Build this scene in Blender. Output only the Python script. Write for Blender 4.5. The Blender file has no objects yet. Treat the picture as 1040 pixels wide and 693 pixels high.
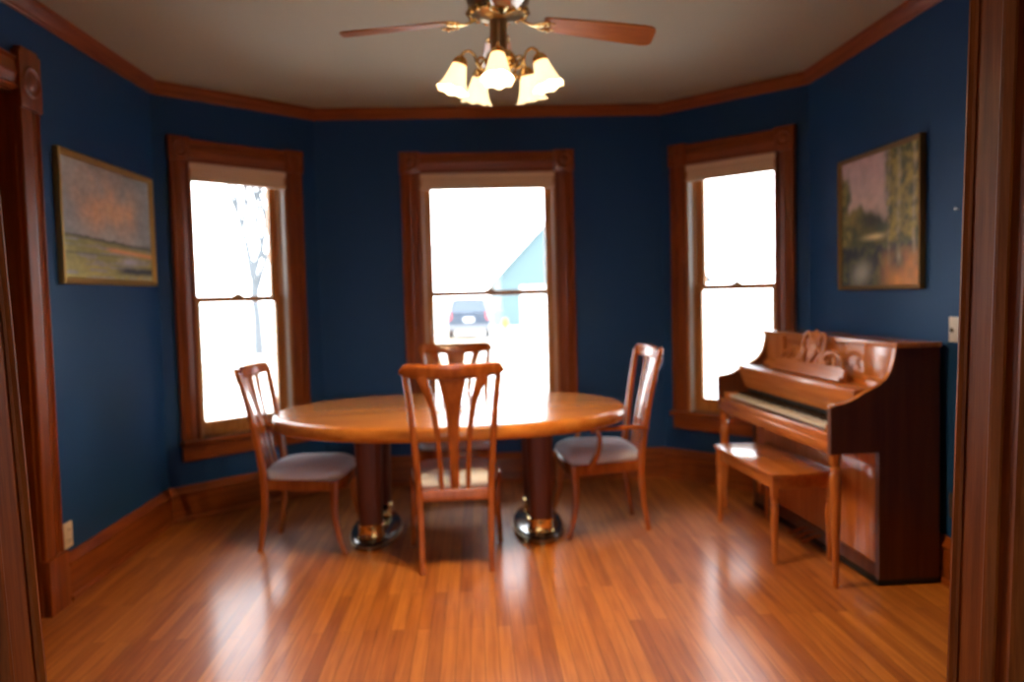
import bpy, bmesh, math, random
from mathutils import Vector, Matrix, noise
PI = math.pi
rnd = random.Random(7)
scene = bpy.context.scene
col = scene.collection

# ------------------------------------------------------------------ layout
H = 1.42
XL, XR, XBL, XBR, YC, YB = -2.007, 2.2075, -1.1525, 1.4215, 5.315, 6.176
ZC, ZCR, ZBB = 2.818, 2.738, 0.227
YW0, YW1 = 1.46, 1.60            # partition with the cased opening
OXL, OXR = -0.874, 0.985

# ------------------------------------------------------------------ materials
def mat(name):
    m = bpy.data.materials.new(name); m.use_nodes = True
    nt = m.node_tree; b = nt.nodes['Principled BSDF']
    return m, nt, b
def simple(name, rgb, rough=.5, metal=0, coat=0, bump=0, bscale=200, spec=None):
    m, nt, b = mat(name)
    b.inputs['Base Color'].default_value = (*rgb, 1)
    b.inputs['Roughness'].default_value = rough
    b.inputs['Metallic'].default_value = metal
    b.inputs['Coat Weight'].default_value = coat
    b.inputs['Coat Roughness'].default_value = .12
    if spec is not None: b.inputs['Specular IOR Level'].default_value = spec
    if bump:
        tc = nt.nodes.new('ShaderNodeTexCoord'); n = nt.nodes.new('ShaderNodeTexNoise')
        n.inputs['Scale'].default_value = bscale
        bp = nt.nodes.new('ShaderNodeBump'); bp.inputs['Strength'].default_value = bump; bp.inputs['Distance'].default_value = .002
        nt.links.new(tc.outputs['Object'], n.inputs['Vector']); nt.links.new(n.outputs['Fac'], bp.inputs['Height'])
        nt.links.new(bp.outputs['Normal'], b.inputs['Normal'])
    return m
def wood(name, c1, c2, axis='Z', rough=.3, coat=.4, scale=1.0, bump=.15, spec=.35):
    m, nt, b = mat(name)
    b.inputs['Specular IOR Level'].default_value = spec
    N, L = nt.nodes, nt.links
    tc = N.new('ShaderNodeTexCoord'); mp = N.new('ShaderNodeMapping')
    s = [22*scale]*3; s['XYZ'.index(axis)] = 1.2*scale
    mp.inputs['Scale'].default_value = s
    L.new(tc.outputs['Object'], mp.inputs['Vector'])
    n1 = N.new('ShaderNodeTexNoise'); n1.inputs['Scale'].default_value = 1.6; n1.inputs['Detail'].default_value = 6; n1.inputs['Distortion'].default_value = .8
    L.new(mp.outputs[0], n1.inputs['Vector'])
    n2 = N.new('ShaderNodeTexNoise'); n2.inputs['Scale'].default_value = 9; n2.inputs['Detail'].default_value = 3
    L.new(mp.outputs[0], n2.inputs['Vector'])
    mx = N.new('ShaderNodeMath'); mx.operation = 'MULTIPLY_ADD'; mx.inputs[1].default_value = .35
    L.new(n2.outputs['Fac'], mx.inputs[0]); L.new(n1.outputs['Fac'], mx.inputs[2])
    r = N.new('ShaderNodeValToRGB'); r.color_ramp.elements[0].position = .45; r.color_ramp.elements[1].position = .85
    r.color_ramp.elements[0].color = (*c1, 1); r.color_ramp.elements[1].color = (*c2, 1)
    L.new(mx.outputs[0], r.inputs[0]); L.new(r.outputs[0], b.inputs['Base Color'])
    b.inputs['Roughness'].default_value = rough; b.inputs['Coat Weight'].default_value = coat
    b.inputs['Coat Roughness'].default_value = .15
    bp = N.new('ShaderNodeBump'); bp.inputs['Strength'].default_value = bump; bp.inputs['Distance'].default_value = .001
    L.new(mx.outputs[0], bp.inputs['Height']); L.new(bp.outputs[0], b.inputs['Normal'])
    return m

M = {}
M['trim'] = wood('trim_oak', (.14, .027, .004), (.30, .068, .010), 'Z', .34, .18)
M['trimh'] = wood('trim_oak_long', (.17, .033, .005), (.34, .080, .011), 'X', .34, .18)
M['trimy'] = wood('trim_oak_deep', (.105, .026, .009), (.235, .064, .020), 'Y', .28, .5)
M['crown'] = wood('crown_oak', (.18, .038, .007), (.33, .085, .016), 'X', .4, .15)
M['sash'] = wood('sash_oak_lit', (.40, .15, .035), (.58, .26, .07), 'Z', .35, .3)  # oak lifted in tone, window light put into the colour
M['chair'] = wood('chair_wood', (.28, .060, .010), (.46, .125, .022), 'Z', .22, .6, .8)
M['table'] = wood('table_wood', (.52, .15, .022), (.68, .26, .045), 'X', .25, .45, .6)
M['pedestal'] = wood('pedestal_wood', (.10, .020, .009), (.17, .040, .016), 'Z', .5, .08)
M['jamb'] = wood('jamb_oak', (.17, .040, .008), (.32, .090, .018), 'Z', .5, 0, spec=.12)
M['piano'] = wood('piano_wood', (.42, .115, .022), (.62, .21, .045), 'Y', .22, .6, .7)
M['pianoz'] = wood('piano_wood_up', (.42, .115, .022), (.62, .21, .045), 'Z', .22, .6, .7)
M['pside'] = wood('piano_wood_shaded', (.08, .020, .005), (.13, .036, .009), 'Z', .4, .15, .7)  # same wood darkened, shade on the piano's sides put into the colour
M['blade'] = wood('blade_wood', (.44, .14, .030), (.60, .22, .045), 'X', .3, .4)
M['door'] = wood('door_wood', (.10, .03, .012), (.19, .06, .02), 'Z', .35, .3)
M['wall'] = simple('blue_wall_paint', (.010, .061, .190), .55, bump=.06, bscale=350, spec=.25)
M['hallwall'] = simple('hall_wall_paint', (.45, .40, .33), .7)
M['ceiling'] = simple('ceiling_paint', (.48, .51, .42), .8, bump=.1, bscale=60)
M['fabric'] = simple('seat_fabric', (.74, .78, .86), .85, bump=.4, bscale=500)
M['brass'] = simple('polished_brass', (.80, .55, .22), .18, 1)
M['bronze'] = simple('antique_brass', (.42, .29, .15), .28, 1)
M['blackgloss'] = simple('dark_gloss', (.03, .018, .014), .12, 0, .8)
M['plate'] = simple('ivory_plate', (.78, .66, .50), .4)
M['platew'] = simple('cream_plate', (.62, .55, .45), .4)
M['slot'] = simple('dark_slot', (.02, .02, .02), .5)
M['shade'] = simple('shade_cloth', (.85, .66, .46), .8, bump=.2, bscale=300)
M['gold'] = simple('gilt_frame', (.62, .40, .13), .35, .8)
M['golddark'] = simple('gilt_frame_dark', (.30, .19, .07), .4, .6)
M['key'] = simple('ivory_key', (.80, .74, .62), .2, 0, .4)
M['ebony'] = simple('ebony_key', (.01, .01, .01), .2, 0, .4)
M['near_black'] = simple('dark_recess', (.015, .010, .008), .8)
M['cord'] = simple('track_liner', (.55, .50, .45), .5)

def floor_mat():
    m, nt, b = mat('strip_oak_floor'); N, L = nt.nodes, nt.links
    tc = N.new('ShaderNodeTexCoord'); mp = N.new('ShaderNodeMapping')
    mp.inputs['Rotation'].default_value = (0, 0, PI/2)
    L.new(tc.outputs['Object'], mp.inputs['Vector'])
    br = N.new('ShaderNodeTexBrick'); br.inputs['Scale'].default_value = 1
    br.inputs['Brick Width'].default_value = 1.15; br.inputs['Row Height'].default_value = .057
    br.inputs['Mortar Size'].default_value = .0012; br.inputs['Mortar Smooth'].default_value = .2
    br.offset = .37; br.offset_frequency = 2
    br.inputs['Color1'].default_value = (.0, .0, .0, 1); br.inputs['Color2'].default_value = (1, 1, 1, 1)
    br.inputs['Mortar'].default_value = (.5, .5, .5, 1); br.inputs['Bias'].default_value = 0
    L.new(mp.outputs[0], br.inputs['Vector'])
    mp2 = N.new('ShaderNodeMapping'); mp2.inputs['Scale'].default_value = (26, 1.4, 1)
    L.new(tc.outputs['Object'], mp2.inputs['Vector'])
    n = N.new('ShaderNodeTexNoise'); n.inputs['Scale'].default_value = 1.7; n.inputs['Detail'].default_value = 6; n.inputs['Distortion'].default_value = .6
    L.new(mp2.outputs[0], n.inputs['Vector'])
    a = N.new('ShaderNodeMath'); a.operation = 'MULTIPLY_ADD'; a.inputs[1].default_value = .42
    L.new(br.outputs['Color'], a.inputs[0]); L.new(n.outputs['Fac'], a.inputs[2])
    r = N.new('ShaderNodeValToRGB'); e = r.color_ramp.elements
    e[0].position = .35; e[0].color = (.27, .068, .008, 1); e[1].position = 1.0; e[1].color = (.58, .205, .028, 1)
    mid = e.new(.65); mid.color = (.41, .118, .013, 1)
    L.new(a.outputs[0], r.inputs[0])
    mx = N.new('ShaderNodeMixRGB'); mx.blend_type = 'MULTIPLY'
    L.new(br.outputs['Fac'], mx.inputs[0]); L.new(r.outputs[0], mx.inputs[1]); mx.inputs[2].default_value = (.35, .3, .28, 1)
    # large soft wear patches
    n3 = N.new('ShaderNodeTexNoise'); n3.inputs['Scale'].default_value = .9; n3.inputs['Detail'].default_value = 2
    L.new(tc.outputs['Object'], n3.inputs['Vector'])
    rr = N.new('ShaderNodeMapRange'); rr.inputs[1].default_value = .3; rr.inputs[2].default_value = .7; rr.inputs[3].default_value = .50; rr.inputs[4].default_value = .62; b.inputs['Specular IOR Level'].default_value = .5
    L.new(n3.outputs['Fac'], rr.inputs[0]); L.new(rr.outputs[0], b.inputs['Roughness'])
    L.new(mx.outputs[0], b.inputs['Base Color'])
    bp = N.new('ShaderNodeBump'); bp.inputs['Strength'].default_value = .25; bp.inputs['Distance'].default_value = .001
    inv = N.new('ShaderNodeMath'); inv.operation = 'SUBTRACT'; inv.inputs[0].default_value = 1
    L.new(br.outputs['Fac'], inv.inputs[1]); L.new(inv.outputs[0], bp.inputs['Height']); L.new(bp.outputs[0], b.inputs['Normal'])
    b.inputs['Coat Weight'].default_value = .5; b.inputs['Coat Roughness'].default_value = .2
    return m
M['floor'] = floor_mat()

def glass_mat():
    m = bpy.data.materials.new('window_glass'); m.use_nodes = True; nt = m.node_tree; N, L = nt.nodes, nt.links
    N.remove(N['Principled BSDF']); out = N['Material Output']
    t = N.new('ShaderNodeBsdfTransparent'); g = N.new('ShaderNodeBsdfGlossy'); g.inputs['Roughness'].default_value = .02
    f = N.new('ShaderNodeFresnel'); f.inputs['IOR'].default_value = 1.45
    mx = N.new('ShaderNodeMixShader'); L.new(f.outputs[0], mx.inputs[0]); L.new(t.outputs[0], mx.inputs[1]); L.new(g.outputs[0], mx.inputs[2])
    L.new(mx.outputs[0], out.inputs['Surface'])
    return m
M['glass'] = glass_mat()

def emit(name, rgb, s, base=(.9, .85, .75)):
    m, nt, b = mat(name)
    b.inputs['Base Color'].default_value = (*base, 1); b.inputs['Roughness'].default_value = .4
    b.inputs['Emission Color'].default_value = (*rgb, 1); b.inputs['Emission Strength'].default_value = s
    return m
SHADE_E, BULB_E = .85, 950
M['lampglass'] = emit('lit_frosted_glass', (1, .74, .42), SHADE_E)
_nt = M['lampglass'].node_tree; _t = _nt.nodes.new('ShaderNodeBsdfTranslucent'); _t.inputs['Color'].default_value = (1, .88, .62, 1)
_m = _nt.nodes.new('ShaderNodeMixShader'); _m.inputs[0].default_value = .045
_nt.links.new(_nt.nodes['Principled BSDF'].outputs[0], _m.inputs[1]); _nt.links.new(_t.outputs[0], _m.inputs[2]); _nt.links.new(_m.outputs[0], _nt.nodes['Material Output'].inputs['Surface'])
M['bulb'] = emit('lit_bulb', (1, .68, .36), BULB_E)

# ------------------------------------------------------------------ mesh builder
class MB:
    def __init__(s): s.bm = bmesh.new(); s.mats = []
    def mi(s, m):
        if m is None: return 0
        if m not in s.mats: s.mats.append(m)
        return s.mats.index(m)
    def box(s, x0, x1, y0, y1, z0, z1, bev=0, T=None, seg=2):
        t = bmesh.new(); bmesh.ops.create_cube(t, size=1)
        for v in t.verts: v.co = Vector(((x0+x1)/2+v.co.x*(x1-x0), (y0+y1)/2+v.co.y*(y1-y0), (z0+z1)/2+v.co.z*(z1-z0)))
        if bev: bmesh.ops.bevel(t, geom=list(t.edges), offset=bev, segments=seg, affect='EDGES', profile=.6)
        return s._merge(t, T)
    def _merge(s, t, T=None):
        if T: bmesh.ops.transform(t, matrix=T, verts=list(t.verts))
        mp = {v: s.bm.verts.new(v.co) for v in t.verts}
        for f in t.faces:
            try: s.bm.faces.new([mp[v] for v in f.verts])
            except ValueError: pass
        t.free(); return s
    def rings(s, rings, cap=True, closed=False):
        vs = [[s.bm.verts.new(p) for p in r] for r in rings]; n = len(vs[0])
        R = range(len(vs) if closed else len(vs)-1)
        for i in R:
            a, b = vs[i], vs[(i+1) % len(vs)]
            for j in range(n):
                k = (j+1) % n
                s.bm.faces.new((a[j], a[k], b[k], b[j]))
        if cap and not closed:
            s.bm.faces.new(list(reversed(vs[0]))); s.bm.faces.new(vs[-1])
        return s
    def sweep(s, path, w, h=None, ref=(1, 0, 0), n=12, e=3.0, res=1):
        """rounded-rectangle section along a path; w is measured along ref"""
        path = [Vector(p) for p in path]
        W = w if isinstance(w, (list, tuple)) else [w]*len(path)
        h = w if h is None else h
        Hh = h if isinstance(h, (list, tuple)) else [h]*len(path)
        if res > 1: path, W, Hh = smooth(path, W, Hh, res)
        ref = Vector(ref); rs = []
        for i, p in enumerate(path):
            t = (path[min(i+1, len(path)-1)]-path[max(i-1, 0)]).normalized()
            a = (ref-t*ref.dot(t)).normalized(); b = t.cross(a)
            r = []
            for k in range(n):
                q = 2*PI*(k+.5)/n; c, d = math.cos(q), math.sin(q)
                r.append(p+a*(W[i]/2*math.copysign(abs(c)**(2/e), c))+b*(Hh[i]/2*math.copysign(abs(d)**(2/e), d)))
            rs.append(r)
        return s.rings(rs)
    def lathe(s, prof, n=24, c=(0, 0, 0), sx=1, sy=1, T=None, cap=True):
        c = Vector(c); rs = []
        for r, z in prof:
            ring = [c+Vector((r*sx*math.cos(2*PI*k/n), r*sy*math.sin(2*PI*k/n), z)) for k in range(n)]
            if T: ring = [T @ v for v in ring]
            rs.append(ring)
        return s.rings(rs, cap)
    def prism(s, poly, lo, hi, fn):
        """poly 2D points; fn(u,v,w)->3D, w in lo..hi"""
        a = [s.bm.verts.new(fn(u, v, lo)) for u, v in poly]; b = [s.bm.verts.new(fn(u, v, hi)) for u, v in poly]
        n = len(poly)
        for i in range(n): s.bm.faces.new((a[i], a[(i+1) % n], b[(i+1) % n], b[i]))
        s.bm.faces.new(list(reversed(a))); s.bm.faces.new(b)
        return s
    def build(s, name, m, parent=None, sharp=38, loc=None):
        bmesh.ops.recalc_face_normals(s.bm, faces=list(s.bm.faces))
        me = bpy.data.meshes.new(name)
        for e in s.bm.edges:
            e.smooth = not (len(e.link_faces) == 2 and e.calc_face_angle(0) > math.radians(sharp))
        for f in s.bm.faces: f.smooth = True
        s.bm.to_mesh(me); s.bm.free()
        me.materials.append(m)
        o = bpy.data.objects.new(name, me); col.objects.link(o)
        if parent: o.parent = parent
        if loc: o.location = loc
        return o
def smooth(P, W, Hh, res):
    def cr(a, b, c, d, t): return .5*((2*b)+(c-a)*t+(2*a-5*b+4*c-d)*t*t+(3*b-a-3*c+d)*t**3)
    n = len(P); oP, oW, oH = [], [], []
    for i in range(n-1):
        ix = [max(i-1, 0), i, i+1, min(i+2, n-1)]
        for k in range(res):
            t = k/res
            oP.append(cr(*[P[j] for j in ix], t)); oW.append(cr(*[W[j] for j in ix], t)); oH.append(cr(*[Hh[j] for j in ix], t))
    oP.append(P[-1]); oW.append(W[-1]); oH.append(Hh[-1])
    return oP, oW, oH

def props(o, label=None, cat=None, group=None, kind=None):
    if label: o['label'] = label
    if cat: o['category'] = cat
    if group: o['group'] = group
    if kind: o['kind'] = kind
    return o
def empty(name, loc=(0, 0, 0), rz=0, parent=None):
    o = bpy.data.objects.new(name, None); col.objects.link(o); o.location = loc; o.rotation_euler = (0, 0, rz)
    o.empty_display_size = .1
    if parent: o.parent = parent
    return o
def copy_tree(o, parent=None):
    c = o.copy(); col.objects.link(c); c.parent = parent
    for ch in list(o.children): copy_tree(ch, c)
    return c
def struct(o, label=None, cat=None): return props(o, label, cat, kind='structure')

# ------------------------------------------------------------------ shell
def frame_at(A, B):
    """local frame of a wall: x along A->B, y outward from the room, z up"""
    A = Vector((*A, 0)); B = Vector((*B, 0)); d = (B-A).normalized(); nrm = Vector((-d.y, d.x, 0))
    return Matrix(((d.x, nrm.x, 0, A.x), (d.y, nrm.y, 0, A.y), (0, 0, 1, 0), (0, 0, 0, 1))), (B-A).length
PL = [(XL, YW1), (XL, YC), (XBL, YB), (XBR, YB), (XR, YC), (XR, YW1)]   # clockwise seen from above: outward = left of travel
TW = .20
def offset_poly(pts, off):
    segs = []
    for a, b in zip(pts, pts[1:]):
        a = Vector(a); b = Vector(b); d = (b-a).normalized(); segs.append((a+Vector((-d.y, d.x))*off, d))
    out = [segs[0][0]]
    for (a, d), (b, e) in zip(segs, segs[1:]):
        den = d.x*(-e.y)+e.x*d.y
        w = b-a; t = (w.x*(-e.y)+e.x*w.y)/den
        out.append(a+d*t)
    d = segs[-1][1]; b = Vector(pts[-1]); out.append(b+Vector((-d.y, d.x))*off)
    return out
OUT = offset_poly(PL, TW)
def wall_seg(name, i, hole=None):
    A, B = Vector(PL[i]), Vector(PL[i+1]); OA, OB = OUT[i], OUT[i+1]
    T, Ln = frame_at(A, B)
    Ti = T.inverted(); sa = (Ti @ Vector((*OA, 0))).x; sb = (Ti @ Vector((*OB, 0))).x
    mb = MB()
    def pr(s0, s1, z0, z1):
        e0 = sa if s0 == 0 else s0; e1 = sb if s1 == Ln else s1
        mb.prism([(s0, 0), (s1, 0), (e1, TW), (e0, TW)], z0, z1, lambda u, v, w: T @ Vector((u, v, w)))
    if hole:
        s0, s1, z0, z1 = hole
        pr(0, s0, 0, ZC); pr(s1, Ln, 0, ZC)
        if z0 > 0: pr(s0, s1, 0, z0)
        pr(s0, s1, z1, ZC)
    else: pr(0, Ln, 0, ZC)
    return struct(mb.build(name, M['wall'])), T, Ln

WZ0, WZ1 = .52, 2.335            # window opening
WIN = {1: (.227, .948), 2: (XBL*0 + (-.389-XBL), .617-XBL), 3: (.225, .935)}
DOOR = (2.75-YW1, 3.77-YW1)
walls = {}
walls[0] = wall_seg('wall_left', 0, (DOOR[0], DOOR[1], 0, 2.385))
walls[1] = wall_seg('wall_bay_left', 1, (*WIN[1], WZ0, WZ1))
walls[2] = wall_seg('wall_back', 2, (*WIN[2], WZ0, WZ1))
walls[3] = wall_seg('wall_bay_right', 3, (*WIN[3], WZ0, WZ1))
walls[4] = wall_seg('wall_right', 4)
# partition with cased opening (camera looks through it)
HX = 2.9; HY = -3.0
mb = MB()
OZ = 2.45; JT = .02
for a, b, z0, z1 in ((-HX-.2, OXL-.09, 0, ZC), (OXR+.058, HX+.2, 0, ZC), (OXL-.09, OXR+.058, OZ+JT, ZC)):
    mb.box(a, b, YW0, YW1, z0, z1)
struct(mb.build('wall_front', M['wall']))
mb = MB(); mb.box(-3.4, 3.4, HY-.2, YB+.0, -.12, 0); fl = mb.build('floor', M['floor']); struct(fl)
# ceiling follows the bay
mb = MB()
cp = [(-HX-.2, HY-.2), (-HX-.2, YW1)] + [tuple(p) for p in OUT] + [(HX+.2, YW1), (HX+.2, HY-.2)]
mb.prism(cp, ZC, ZC+.15, lambda u, v, w: Vector((u, v, w)))
struct(mb.build('ceiling', M['ceiling']))
# front room that the camera stands in, with an unseen opening behind it added to let sky light in
mb = MB(); mb.box(-HX-.2, -HX, HY, YW0, 0, ZC); struct(mb.build('wall_hall_left', M['hallwall']))
mb = MB(); mb.box(HX, HX+.2, HY, YW0, 0, ZC); struct(mb.build('wall_hall_right', M['hallwall']))
mb = MB()
for a, b, z0, z1 in ((-HX-.2, -.5, 0, ZC), (.5, HX+.2, 0, ZC), (-.5, .5, 0, .7), (-.5, .5, 2.2, ZC)):
    mb.box(a, b, HY-.2, HY, z0, z1)
struct(mb.build('wall_hall_back', M['hallwall']))

# ------------------------------------------------------------------ swept mouldings
def moulding(name, i, prof, z0, m, cuts=None, lab=None):
    """prof: (inset from wall, height) closed outline; mitred to neighbours"""
    obs = []
    mb = MB()
    Ts, Ln = frame_at(PL[i], PL[i+1])
    Ti = Ts.inverted()
    def ends(off):
        ip = offset_poly(PL, -off)
        return (Ti @ Vector((*ip[i], 0))).x, (Ti @ Vector((*ip[i+1], 0))).x
    spans = cuts or [(None, None)]
    for c0, c1 in spans:
        ra, rb = [], []
        for u, v in prof:
            a, b = ends(u)
            ra.append(Vector((a if c0 is None else c0, -u, z0+v)))
            rb.append(Vector((b if c1 is None else c1, -u, z0+v)))
        mb.rings([ra, rb])
    o = mb.build(name, m, sharp=25); o.matrix_world = Ts
    return struct(o)
crown_prof = [(0, 0), (.008, 0), (.014, .012), (.020, .016), (.030, .040), (.044, .062), (.050, .066), (.050, .080), (0, .080)]
bb_prof = [(0, 0), (.032, 0), (.034, .010), (.026, .022), (.020, .024), (.020, .165), (.026, .172), (.026, .182), (.018, .195), (.012, .215), (.008, .227), (0, .227)]
names = ['left', 'bay_left', 'back', 'bay_right', 'right']
for i, nme in enumerate(names):
    moulding('trim_%d' % (i+1), i, crown_prof, ZCR, M['crown'])
    cuts = None
    if i == 0: cuts = [(0, DOOR[0]-.17), (DOOR[1]+.20, None)]
    moulding('baseboard_'+nme, i, bb_prof, 0, M['trimh'], cuts)
# crown on partition
mb = MB()
mb.rings([[Vector((XL, YW1+u, ZCR+v)) for u, v in crown_prof], [Vector((XR, YW1+u, ZCR+v)) for u, v in crown_prof]])
struct(mb.build('trim_6', M['crown']))

# ------------------------------------------------------------------ casing pieces (local wall frame: x along, -y into room)
def casing_profile(w):      # (across, depth into the room)
    return [(0, 0), (0, .020), (.006, .026), (.014, .026), (.022, .016), (.030, .018), (w*.5-.012, .024), (w*.5, .028),
            (w*.5+.012, .024), (w-.030, .018), (w-.022, .016), (w-.014, .026), (w-.006, .026), (w, .020), (w, 0)]
def casing_v(mb, x, w, z0, z1):
    pr = casing_profile(w)
    mb.rings([[Vector((x+a, -d, z0)) for a, d in pr], [Vector((x+a, -d, z1)) for a, d in pr]])
def casing_h(mb, x0, x1, z, w):
    pr = casing_profile(w)
    mb.rings([[Vector((x0, -d, z+a)) for a, d in pr], [Vector((x1, -d, z+a)) for a, d in pr]])
def corner_block(mb, x0, x1, z0, z1):
    mb.box(x0, x1, -.036, 0, z0, z1, .004)
    cx, cz = (x0+x1)/2, (z0+z1)/2
    T = Matrix.Translation((cx, -.036, cz)) @ Matrix.Rotation(PI/2, 4, 'X')
    r = (x1-x0)*.40
    mb.lathe([(r, -.004), (r, .004), (r*.86, .009), (r*.74, .003), (r*.55, .002), (r*.42, .007), (r*.2, .010), (.001, .011)], 28, T=T)

def window(n, i, lab):
    s0, s1 = WIN[i]; T, Ln = walls[i][1], walls[i][2]
    cw = .142 if i == 2 else .132
    root = struct(empty('window_%d' % n)); root.matrix_world = T
    ct = .150
    zt = WZ1; zs = WZ0
    for a in (s0-cw, s1):
        mb = MB(); casing_v(mb, a, cw, zs, zt); mb.build('side_casing', M['trim'], root)
        mb = MB(); corner_block(mb, a-.006, a+cw+.006, zt, zt+ct+.010); mb.build('corner_block', M['trim'], root)
    mb = MB(); casing_h(mb, s0, s1, zt, ct); mb.build('head_casing', M['trimh'], root)
    # stool and apron
    mb = MB(); mb.box(s0-cw-.005, s1+cw+.005, -.062, .05, zs-.032, zs, .008); mb.build('sill', M['trimh'], root)
    mb = MB(); mb.box(s0-cw+.004, s1+cw-.004, -.022, 0, zs-.135, zs-.032, .004); mb.box(s0-cw+.004, s1+cw-.004, -.030, 0, zs-.135, zs-.118, .004); mb.build('apron', M['trimh'], root)
    # jamb lining
    mb = MB()
    mb.box(s0, s0+.016, -.012, .175, zs, zt); mb.box(s1-.016, s1, -.012, .175, zs, zt); mb.box(s0, s1, -.012, .175, zt-.016, zt)
    mb.box(s0, s1, .05, .20, zs-.03, zs+.012)
    # stops
    for a, b in ((s0+.016, s0+.030), (s1-.030, s1-.016)):
        mb.box(a, b, .045, .062, zs, zt, .003)
    mb.build('jamb', M['sash'], root)
    # light track liner strips beside the sashes
    for a, b in ((s0+.016, s0+.020), (s1-.020, s1-.016)):
        mb = MB(); mb.box(a, b, -.008, .042, zs, zt-.02); mb.build('track_liner', M['cord'], root)
    zm = 1.437
    # lower sash (inner), upper sash (outer)
    for nm, z0, z1, y0, y1, br, tr in (('lower_sash', zs+.012, zm+.022, .064, .098, .085, .040), ('upper_sash', zm-.018, zt-.016, .104, .138, .038, .055)):
        mb = MB(); st = .055; a, b = s0+.020, s1-.020
        mb.box(a, a+st, y0, y1, z0, z1, .004); mb.box(b-st, b, y0, y1, z0, z1, .004)
        mb.box(a+st, b-st, y0, y1, z0, z0+br, .004); mb.box(a+st, b-st, y0, y1, z1-tr, z1, .004)
        sa = mb.build(nm, M['sash'], root)
        mb = MB(); mb.box(a+st-.005, b-st+.005, (y0+y1)/2-.002, (y0+y1)/2+.002, z0+br-.005, z1-tr+.005); mb.build('pane', M['glass'], sa)
        if nm == 'lower_sash':
            mb = MB(); cx = (a+b)/2
            mb.box(cx-.035, cx+.035, y0+.004, y1, z1, z1+.008, .003); mb.lathe([(.016, 0), (.016, .010), (.010, .016), (.001, .017)], 16, (cx, (y0+y1)/2, z1+.006))
            mb.box(cx-.006, cx+.040, y0+.004, y0+.016, z1+.010, z1+.018, .003)
            mb.build('sash_lock', M['bronze'], sa)
    # rolled-up pleated shade hung in the head
    sh = empty('window_shade', T @ Vector(((s0+s1)/2, .008, zt-.002)), math.atan2(T[1][0], T[0][0]))
    hw = (s1-s0)/2-.004
    mb = MB(); mb.box(-hw, hw, -.030, .024, -.040, 0, .004); mb.build('headrail', M['shade'], sh)
    mb = MB(); k = 7
    pr = []
    for j in range(k+1): pr.append((-.022 if j % 2 else -.014, -.040-j*.0085))
    for j in range(k, -1, -1): pr.append((.014 if j % 2 else .008, -.040-j*.0085))
    mb.rings([[Vector((-hw+.002, u, v)) for u, v in pr], [Vector((hw-.002, u, v)) for u, v in pr]]); mb.build('pleats', M['shade'], sh, sharp=80)
    mb = MB(); mb.box(-hw, hw, -.028, .020, -.118, -.098, .004); mb.build('bottom_rail', M['shade'], sh)
    props(sh, lab, 'window shade', 'raised window shades')
window(1, 1, 'raised beige pleated shade at the top of the left bay window, nearest the sunset painting')
window(2, 2, 'raised beige pleated shade at the top of the wide middle window behind the table')
window(3, 3, 'raised beige pleated shade at the top of the right bay window, beside the piano')

# left wall door
T0 = walls[0][1]
dr = struct(empty('door_1')); dr.matrix_world = T0
d0, d1 = DOOR; cw = .165; zt = 2.385
mb = MB(); casing_v(mb, d1-.01, cw, .26, zt-.08); mb.build('side_casing', M['trim'], dr)
mb = MB(); casing_v(mb, d0-cw+.01, cw, .26, zt-.08); mb.build('side_casing', M['trim'], dr)
for a in (d1-.018, d0-cw+.002):
    mb = MB(); mb.box(a, a+cw+.016, -.042, 0, 0, .26, .004); mb.build('plinth_block', M['trim'], dr)
    mb = MB(); corner_block(mb, a, a+cw+.016, zt-.08, zt+.17); mb.box(a+.02, a+cw-.004, -.034, 0, zt+.165, zt+.19, .003); mb.build('corner_block', M['trim'], dr)
mb = MB(); casing_h(mb, d0+.0, d1-.018, zt-.005, .145); mb.build('head_casing', M['trimh'], dr)
mb = MB(); mb.box(d0-.005, d0+.02, 0, .20, 0, zt); mb.box(d1-.02, d1+.005, 0, .20, 0, zt); mb.box(d0, d1, 0, .20, zt-.02, zt+.01); mb.build('jamb', M['trim'], dr)
mb = MB(); mb.box(d0+.02, d1-.02, .09, .130, .008, zt-.02, .003)
for z0, z1 in ((.25, .95), (1.10, 2.20)):
    for x0, x1 in ((d0+.14, (d0+d1)/2-.05), ((d0+d1)/2+.05, d1-.14)):
        mb.box(x0, x1, .080, .092, z0, z1, .006); mb.box(x0+.04, x1-.04, .074, .085, z0+.04, z1-.04, .006)
mb.build('door_leaf', M['door'], dr)
mb = MB(); Tk = Matrix.Translation((d0+.09, .09, 1.0)) @ Matrix.Rotation(PI/2, 4, 'X')
mb.lathe([(.028, 0), (.028, .006), (.010, .010), (.010, .035), (.026, .045), (.030, .058), (.022, .070), (.001, .073)], 20, T=Tk); mb.build('door_knob', M['bronze'], dr)

# cased opening jambs
def opening_jamb(name, sx, X, zr, lean):   # old frame, slightly out of plumb
    mb = MB()
    # reveal outline in plan: (distance into the wall from reveal face, Y)
    pr = [(.30, YW1+.030), (.000, YW1+.030), (-.006, YW1+.024), (-.007, YW1+.016), (-.002, YW1+.008), (.004, YW1+.006), (.004, YW1-.006),
          (.000, YW1-.010), (.000, YW1-.085), (-.010, YW1-.089), (-.013, YW1-.096), (-.012, YW1-.104), (.003, YW1-.108), (.006, YW1-.112),
          (.006, YW0-.010), (.002, YW0-.014), (-.004, YW0-.020), (-.006, YW0-.030), (0, YW0-.036), (.16, YW0-.036), (.16, YW0-.002), (.021, YW0-.002), (.021, YW1+.002), (.15, YW1+.002), (.15, YW1+.030)]
    pr = pr[1:]
    mb.rings([[Vector((X+sx*(a+lean*(z-zr)), y, z)) for a, y in pr] for z in (0, OZ)])
    return struct(mb.build(name, M['jamb'], sharp=30))
opening_jamb('trim_7', 1, OXR, 1.29, .0285)
opening_jamb('trim_8', -1, OXL, .68, .036)
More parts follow.
